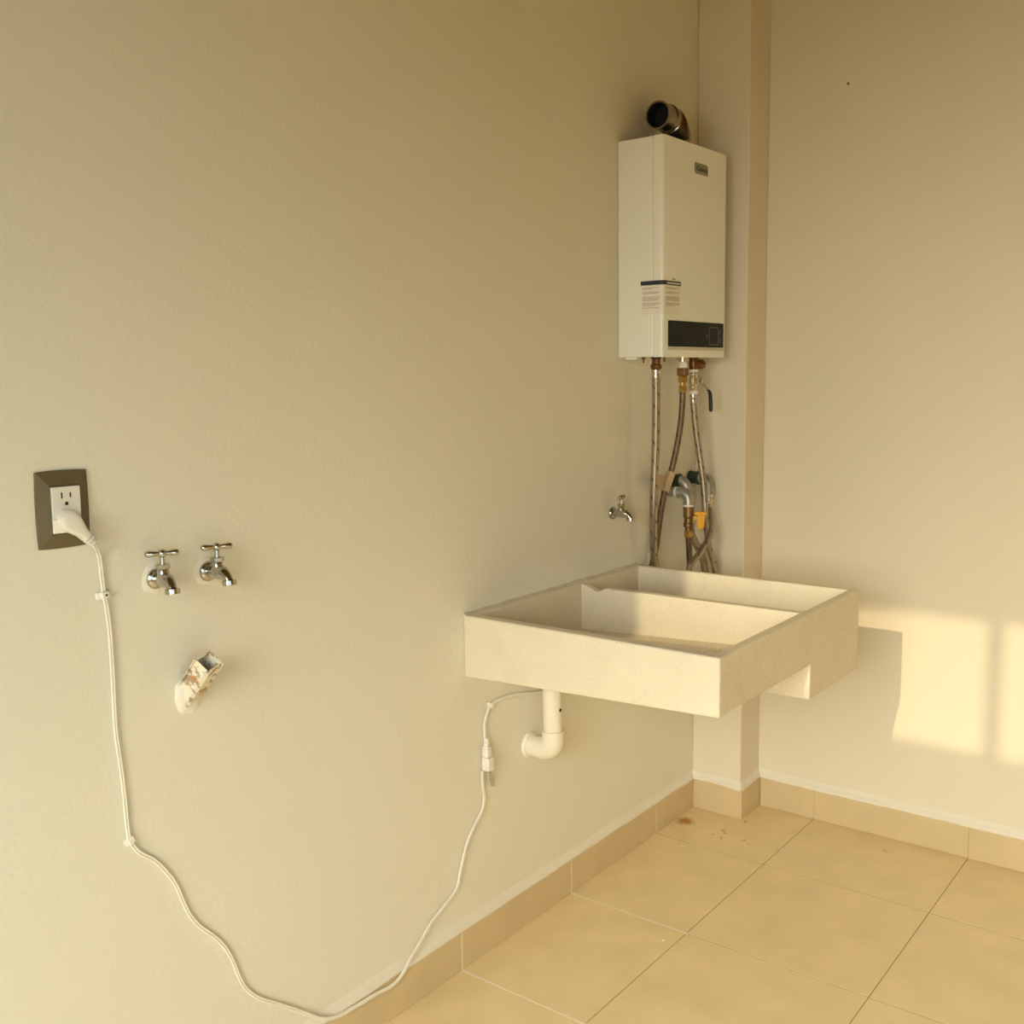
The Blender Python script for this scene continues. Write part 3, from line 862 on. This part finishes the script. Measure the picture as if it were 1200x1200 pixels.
def make_tap(label, wy, wz, rz=0.0, hrz=0.0, s=1.0, tilt=0.0, plaster_r=0.026):
    t = thing('wall_tap', label, 'tap', (0, wy, wz), 'chrome wall taps', rz)
    t.scale = (s, s, s); t.rotation_euler = (tilt, 0, rz)
    obj('flange', lathe(B(), [(0.0175, 0.0), (0.0175, 0.003), (0.0145, 0.0075), (0.0105, 0.009)], (0.001, 0, 0), (1, 0, 0), 28), 'chrome', t, smooth=True, angle=40)
    bpts = smooth_path([(0.004, 0, 0), (0.016, 0, 0), (0.030, 0, 0.002), (0.044, 0, 0.0010), (0.0545, 0, -0.0045), (0.0605, 0, -0.0115)], 5)
    n = len(bpts)
    rr = []
    for i in range(n):
        q = i / (n - 1)
        rr.append(0.0098 + 0.0030 * math.exp(-((q - 0.48) / 0.18) ** 2) - 0.0020 * max(0, q - 0.6) / 0.4)
    obj('body', tube(B(), bpts, rr, 18), 'chrome', t, smooth=True, angle=70)
    e = bpts[-1]; d = (bpts[-1] - bpts[-2]).normalized()
    obj('spout_ring', lathe(B(), [(0.0078, -0.003), (0.0118, -0.0022), (0.0122, 0.002), (0.0122, 0.0055), (0.0112, 0.0062), (0.0080, 0.0062), (0.0080, 0.001)], e, Vector((0.12, 0, -1)), 24), 'chrome', t, smooth=True, angle=30)
    cx = 0.031
    obj('bonnet', lathe(B(), [(0.0105, 0.004), (0.0095, 0.018), (0.0082, 0.020)], (cx, 0, 0), (0, 0, 1), 20), 'chrome', t, smooth=True, angle=40)
    bm = B(); hexnut(bm, (cx, 0, 0.0195), (0, 0, 1), 0.0115, 0.0090, 0.18); obj('bonnet_nut', bm, 'chrome', t)
    obj('stem', lathe(B(), [(0.0044, 0), (0.0040, 0.013)], (cx, 0, 0.0280), (0, 0, 1), 14), 'chrome', t, smooth=True, angle=40)
    hz = 0.0455
    a_ = Vector((math.cos(PI / 2 + hrz), math.sin(PI / 2 + hrz), 0))
    bm = B()
    L = 0.0250
    lathe(bm, [(0.0015, -L - 0.002), (0.0046, -L), (0.0056, -L + 0.004), (0.0044, -0.012), (0.0036, -0.006), (0.0036, 0.006), (0.0044, 0.012), (0.0056, L - 0.004), (0.0046, L), (0.0015, L + 0.002)], Vector((cx, 0, hz)), a_, 14)
    h = obj('handle', bm, 'chrome', t, smooth=True, angle=60)
    o = obj('handle_hub', lathe(B(), [(0.0050, -0.006), (0.0068, -0.003), (0.0072, 0.001), (0.0055, 0.005), (0.002, 0.0068)], (cx, 0, hz), (0, 0, 1), 18), 'chrome', smooth=True, angle=60); o.parent = h
    # patch of bare filler round the hole in the wall
    if plaster_r:
        bm = B(); ring = []; n = 26
        for k in range(n):
            a2 = 2 * PI * k / n; r_ = plaster_r * (1 + 0.22 * noise.noise(Vector((math.cos(a2) * 1.6 + wy * 9, math.sin(a2) * 1.6, wz))))
            ring.append((r_ * math.cos(a2), r_ * math.sin(a2)))
        outer = [bm.verts.new((0.0, wy + a2, wz + b2)) for a2, b2 in ring]
        inner = [bm.verts.new((0.0024, wy + a2 * 0.78, wz + b2 * 0.78)) for a2, b2 in ring]
        for k in range(n): bm.faces.new((outer[k], outer[(k + 1) % n], inner[(k + 1) % n], inner[k]))
        bm.faces.new(inner)
        obj('plaster_patch', bm, 'plaster', wl, smooth=True)
    return t


make_tap('chrome wall tap nearest the outlet, left of its twin', -2.0150, 1.0490, -0.14, -0.36, 1.0)
make_tap('chrome wall tap between its twin and the heater, above the square pipe stub', -1.9135, 1.0450, 0.0, -0.42, 1.0)
make_tap('small chrome wall tap below the water heater, above the sink', -0.6088, 0.9970, 0.0, 0.28, 0.98, plaster_r=0.0)

# ------------------------------------------------------------------ square pipe stub
bs = Vector((0.0, -1.9622, 0.8404))
stub = thing('pipe_stub', 'dirty square plastic pipe stub jutting up from the wall below the taps', 'pipe', bs)
ax = Vector((0.062, -0.001, 0.066)).normalized()
ev = Vector((0.73, 0, -0.685)); ev = (ev - ax * ev.dot(ax)).normalized()
eh = Vector((0, 1, 0)); eh = (eh - ax * eh.dot(ax)).normalized()
e1 = (eh * math.cos(0.26) - ev * math.sin(0.26)).normalized()
e2 = (ev * math.cos(0.26) + eh * math.sin(0.26)).normalized()
bm = B()
rings = []
CORN = [(1.0, 1.0), (-1.0, 1.0), (-1.0, -1.0), (1.0, -1.0)]


def sec(c, w1, w2, t, jag=0.0, rc=0.18, n=3):
    out = []
    for (sa, sb) in CORN:
        for k in range(n + 1):
            q = k / n
            fa, fb = (1 - rc * (1 - q), 1 - rc * q) if sa * sb > 0 else (1 - rc * q, 1 - rc * (1 - q))
            p = c + e1 * (sa * fa * (w1 - t)) + e2 * (sb * fb * (w2 - t))
            if jag: p = p + ax * (noise.noise(p * 90) * jag)
            out.append(p)
    return out


W1, W2, LN = 0.0205, 0.0180, 0.0905
prof = [(-0.02, 0, 0), (LN * 0.3, 0, 0), (LN * 0.6, 0, 0), (LN * 0.85, 0, 0), (LN, 0, 0.005), (LN, 0.0022, 0.005), (LN * 0.5, 0.0022, 0), (0.0, 0.0022, 0)]
for d, t, j in prof: rings.append([bm.verts.new(p - bs + bs * 0) for p in sec(ax * d + bs, W1, W2, t, j)])
for i in range(len(rings) - 1):
    m_ = len(rings[0])
    for k in range(m_): bm.faces.new((rings[i][k], rings[i][(k + 1) % m_], rings[i + 1][(k + 1) % m_], rings[i + 1][k]))
bm.faces.new(rings[-1])
obj('pipe_wall', bm, 'dirty_pvc', stub, smooth=True, angle=50)
bm = B(); n = 30; o_, i_ = [], []
for k in range(n):
    a2 = 2 * PI * k / n
    q = 1 + 0.2 * noise.noise(Vector((math.cos(a2) * 2, math.sin(a2) * 2, 3)))
    yy, zz = 0.027 * math.cos(a2) * q - 0.003, 0.034 * math.sin(a2) * q - 0.002
    o_.append(bm.verts.new((0.0, yy, zz))); i_.append(bm.verts.new((0.010, yy * 0.72, zz * 0.72 + 0.006)))
for k in range(n): bm.faces.new((o_[k], o_[(k + 1) % n], i_[(k + 1) % n], i_[k]))
bm.faces.new(i_)
obj('mortar_collar', bm, 'plaster', stub, smooth=True, angle=80)

# ------------------------------------------------------------------ outlet
oy, oz = -2.1670, 1.1815
ot = thing('wall_outlet', 'bronze framed wall outlet with white double socket', 'outlet', (0, oy, oz), rz=0.0)
ot.rotation_euler = (math.radians(-0.8), 0, 0)
bm = B()


def rect(yc_, zc_, hw, hh, x, bow=0.0, n=8):
    out = []
    for (a0, b0), (a1, b1) in (((-1, -1), (1, -1)), ((1, -1), (1, 1)), ((1, 1), (-1, 1)), ((-1, 1), (-1, -1))):
        for k in range(n):
            q = k / n; a_ = a0 + (a1 - a0) * q; b_ = b0 + (b1 - b0) * q
            bo = bow * (1 - (2 * q - 1) ** 2)
            out.append(bm.verts.new((x, yc_ + a_ * hw + (bo * (1 if a0 > 0 else -1) if a0 == a1 else 0), zc_ + b_ * hh + (bo * (1 if b0 > 0 else -1) if b0 == b1 else 0))))
    return out


rs = [rect(0, 0, 0.0405, 0.0575, 0.0, 0.0015), rect(0, 0, 0.0410, 0.0580, 0.0030, 0.0015), rect(0, 0, 0.0400, 0.0570, 0.0045, 0.0015), rect(0, 0, 0.0240, 0.0370, 0.0125, 0.0), rect(0, 0, 0.0232, 0.0362, 0.0100, 0.0)]
for i in range(4):
    m_ = len(rs[0])
    for k in range(m_): bm.faces.new((rs[i][k], rs[i][(k + 1) % m_], rs[i + 1][(k + 1) % m_], rs[i + 1][k]))
bm.faces.new(rs[-1])
obj('cover_plate', bm, 'outlet_bronze', ot, smooth=True, angle=20)
sk = obj('socket_face', box(B(), 0.009, 0.0152, -0.0225, 0.0225, -0.0350, 0.0350), 'outlet_white', ot, bevel=0.0008)
for zc_ in (0.0175, -0.0175):
    for dy, hh in ((-0.0072, 0.0046), (0.0065, 0.0038)):
        o = obj('slot', box(B(), 0.0150, 0.01545, dy - 0.0011, dy + 0.0011, zc_ + 0.0045 - hh, zc_ + 0.0045 + hh), 'dark_hole'); o.parent = sk
    o = obj('earth_slot', prism(B(), [(-0.0026, zc_ - 0.0105), (0.0026, zc_ - 0.0105), (0.0026, zc_ - 0.0075), (0.0013, zc_ - 0.0053), (-0.0013, zc_ - 0.0053), (-0.0026, zc_ - 0.0075)], 'x', 0.0150, 0.01545), 'dark_hole'); o.parent = sk

# ------------------------------------------------------------------ cords


def flat_cord(bm, pts, r=0.0023, gap=0.0019, n=6):
    P = smooth_path(pts, n)
    tube(bm, P, r, 8, ref=(1, 0, 0), offset=(0, gap)); tube(bm, P, r, 8, ref=(1, 0, 0), offset=(0, -gap))
    return bm


ext = thing('extension_cord', 'long white extension cord plugged into the outlet and sagging along the wall', 'cord', (0, -2.1245, 1.1228))
E0 = Vector((0, -2.1245, 1.1228))
EP = [(0.024, -2.1385, 1.1330), (0.016, -2.1265, 1.1200), (0.008, -2.1175, 1.1067), (0.005, -2.1130, 1.0898), (0.005, -2.1122, 1.0694), (0.005, -2.1103, 1.0391), (0.005, -2.1070, 1.0137), (0.005, -2.1048, 0.9717),
      (0.005, -2.1049, 0.9089), (0.005, -2.1059, 0.8528), (0.005, -2.1059, 0.8102), (0.005, -2.1008, 0.7441), (0.005, -2.0983, 0.6925), (0.005, -2.0957, 0.6301), (0.005, -2.0890, 0.6143), (0.005, -2.0761, 0.5960),
      (0.005, -2.0534, 0.5758), (0.005, -2.0346, 0.5508), (0.005, -2.0158, 0.5185), (0.005, -2.0029, 0.4819), (0.005, -1.9904, 0.4497), (0.005, -1.9704, 0.4185), (0.005, -1.9453, 0.3901), (0.005, -1.9241, 0.3607),
      (0.005, -1.9076, 0.3256), (0.005, -1.8956, 0.2880), (0.005, -1.8784, 0.2524), (0.005, -1.8507, 0.2212), (0.006, -1.8118, 0.1906), (0.008, -1.7630, 0.1510), (0.012, -1.7300, 0.1230), (0.016, -1.7070, 0.1075),
      (0.017, -1.6733, 0.0951), (0.017, -1.6263, 0.0909), (0.017, -1.5651, 0.0878), (0.017, -1.5142, 0.0833), (0.017, -1.4821, 0.0949), (0.014, -1.4560, 0.1120), (0.009, -1.4200, 0.1300), (0.006, -1.3780, 0.1587),
      (0.006, -1.3281, 0.1816), (0.006, -1.2888, 0.2021), (0.006, -1.2724, 0.2411), (0.006, -1.2493, 0.2945), (0.006, -1.2236, 0.3266), (0.006, -1.1912, 0.3569), (0.006, -1.1824, 0.3854), (0.007, -1.1880, 0.4182), (0.010, -1.1930, 0.4560)]
obj('cord', flat_cord(B(), [Vector(p) - E0 for p in EP]), 'cord_white', ext, smooth=True, angle=80)
# angled plug: round head over the socket, tapering to a ribbed strain relief
pc = Vector((0.0, -2.1715, 1.1655)) - E0
tip = Vector((0.0, -2.1435, 1.1372)) - E0
dirp = (tip - pc).normalized(); prp = Vector((0, -dirp.z, dirp.y))
LT = (tip - pc).length
out = []
for s_, w_ in ((-0.0155, 0.006), (-0.0140, 0.0095), (-0.010, 0.0135), (-0.004, 0.0155), (0.004, 0.0152), (0.012, 0.0128), (0.020, 0.0100), (0.030, 0.0078), (LT, 0.0072)): out.append((s_, w_))
bm = B(); sect = []
for s_, w_ in out:
    ring = []
    hi_ = 0.0375 if s_ < 0.016 else 0.0375 - (s_ - 0.016) * 0.20
    lo_ = 0.0153 if s_ < 0.014 else 0.0153 + (s_ - 0.014) * 0.10
    k_ = 0.0028
    for a_, x in ((-w_, lo_), (w_, lo_), (w_, hi_ - k_), (w_ - k_ * 0.6, hi_ - k_ * 0.3), (w_ * 0.4, hi_), (-w_ * 0.4, hi_), (-w_ + k_ * 0.6, hi_ - k_ * 0.3), (-w_, hi_ - k_)):
        p = pc + dirp * s_ + prp * a_; ring.append(bm.verts.new((x, p.y, p.z)))
    sect.append(ring)
for i in range(len(sect) - 1):
    for k in range(8): bm.faces.new((sect[i][k], sect[i][(k + 1) % 8], sect[i + 1][(k + 1) % 8], sect[i + 1][k]))
bm.faces.new(sect[0]); bm.faces.new(sect[-1])
pg = obj('plug', bm, 'plug_white', ext, smooth=True, angle=50)
for q in range(3):
    p = tip + dirp * (0.0012 + q * 0.0040)
    o = obj('strain_relief', tube(B(), [(0.0255, p.y, p.z), (0.0250, p.y + dirp.y * 0.0022, p.z + dirp.z * 0.0022)], 0.0092 - q * 0.0007, 14), 'plug_white', smooth=True, angle=40); o.parent = pg
o = obj('grip_tab', box(B(), 0.0155, 0.024, pc.y - 0.021, pc.y - 0.008, pc.z - 0.0045, pc.z + 0.0045), 'plug_white', bevel=0.0015); o.parent = pg
# the cord's socket end, with its flip cap hanging open
so = obj('socket_end', box(B(), 0.004, 0.026, -1.1880 - E0.y, -1.1660 - E0.y, 0.4540 - E0.z, 0.4860 - E0.z), 'plug_white', ext, bevel=0.003, segs=3)
bm = B(); prism(bm, [(-1.1790 - E0.y, 0.448 - E0.z), (-1.1670 - E0.y, 0.446 - E0.z), (-1.1570 - E0.y, 0.428 - E0.z), (-1.1545 - E0.y, 0.408 - E0.z), (-1.1660 - E0.y, 0.409 - E0.z), (-1.1760 - E0.y, 0.424 - E0.z)], 'x', 0.012, 0.017)
o = obj('flip_cap', bm, 'cap_grey', bevel=0.001); o.parent = so
bm = B(); box(bm, 0.012, 0.0145, -1.1700 - E0.y, -1.1655 - E0.y, 0.442 - E0.z, 0.456 - E0.z)
o = obj('cap_strap', bm, 'cap_grey'); o.parent = so

A0 = Vector((0, -1.1798, 0.5288))
apc = thing('appliance_cord', 'short white cord running from the socket end up behind the drain pipe', 'cord', A0)
AP = [(0.014, -1.1815, 0.5180), (0.010, -1.1800, 0.5330), (0.006, -1.1757, 0.5628), (0.006, -1.1668, 0.5852), (0.006, -1.1523, 0.6020), (0.006, -1.1033, 0.6079), (0.006, -1.0361, 0.6000), (0.006, -0.9515, 0.5837), (0.006, -0.9000, 0.5870), (0.006, -0.8600, 0.6200), (0.006, -0.8500, 0.6550)]
obj('cord', flat_cord(B(), [Vector(p) - A0 for p in AP], r=0.0023, gap=0.0019), 'cord_white', apc, smooth=True, angle=80)
ap = obj('plug', box(B(), 0.006, 0.024, -1.1895 - A0.y, -1.1710 - A0.y, 0.4865 - A0.z, 0.5110 - A0.z), 'plug_white', apc, bevel=0.004, segs=3)
bm = B(); lathe(bm, [(0.0105, 0), (0.0105, 0.003), (0.007, 0.004), (0.0055, 0.008), (0.0068, 0.010), (0.0068, 0.012), (0.0052, 0.014), (0.0064, 0.016), (0.0064, 0.018), (0.0042, 0.022)], (0.014, -1.1808 - A0.y, 0.5110 - A0.z), (0, 0.05, 1), 12)
o = obj('strain_relief', bm, 'plug_white', smooth=True, angle=30); o.parent = ap

# ------------------------------------------------------------------ cable clips


def clip(label, y, z, ang, screw=True, s=1.0):
    t = thing('cable_clip', label, 'cable clip', (0, y, z), 'cable clips on the wall')
    t.rotation_euler = (ang, 0, 0); t.scale = (1, s, s)
    prof = [(-0.0125, 0.0), (-0.0125, 0.0050), (-0.0080, 0.0065), (-0.0055, 0.0105), (0.0055, 0.0105), (0.0080, 0.0065), (0.0100, 0.0050), (0.0100, 0.0)]
    bm = B(); prism(bm, [(x, y_) for y_, x in prof], 'z', -0.0055, 0.0055)
    obj('saddle', bm, 'clip_white', t, bevel=0.0008)
    if screw: obj('nail_head', lathe(B(), [(0.0020, 0), (0.0018, 0.0008)], (0.0103, 0.0005, 0), (1, 0, 0), 10), 'dark_hole', t)
    return t


clip('white nailed cable clip holding the cord just below the outlet', -2.1097, 1.0388, 0.08)
clip('white cable clip where the cord begins its long sag', -2.0925, 0.6248, 0.5, False, 0.85)
clip('white cable clip at the bend beneath the sink corner', -1.1498, 0.6010, -0.7, False, 0.8)

# paint chips on the floor tiles
for i, (x, y) in enumerate(((0.117, -0.414), (0.323, -0.893))):
    bm = B(); prism(bm, [(x - 0.003, y - 0.002), (x + 0.0025, y - 0.0025), (x + 0.0035, y + 0.002), (x - 0.002, y + 0.003)], 'z', 0.0, 0.0015)
    tag(obj('paint_chip', bm, 'paint_chip'), ['tiny white paint chip on the floor near the corner column', 'tiny white paint chip on the floor nearer the viewer'][i], 'paint chip', 'paint chips on the floor')
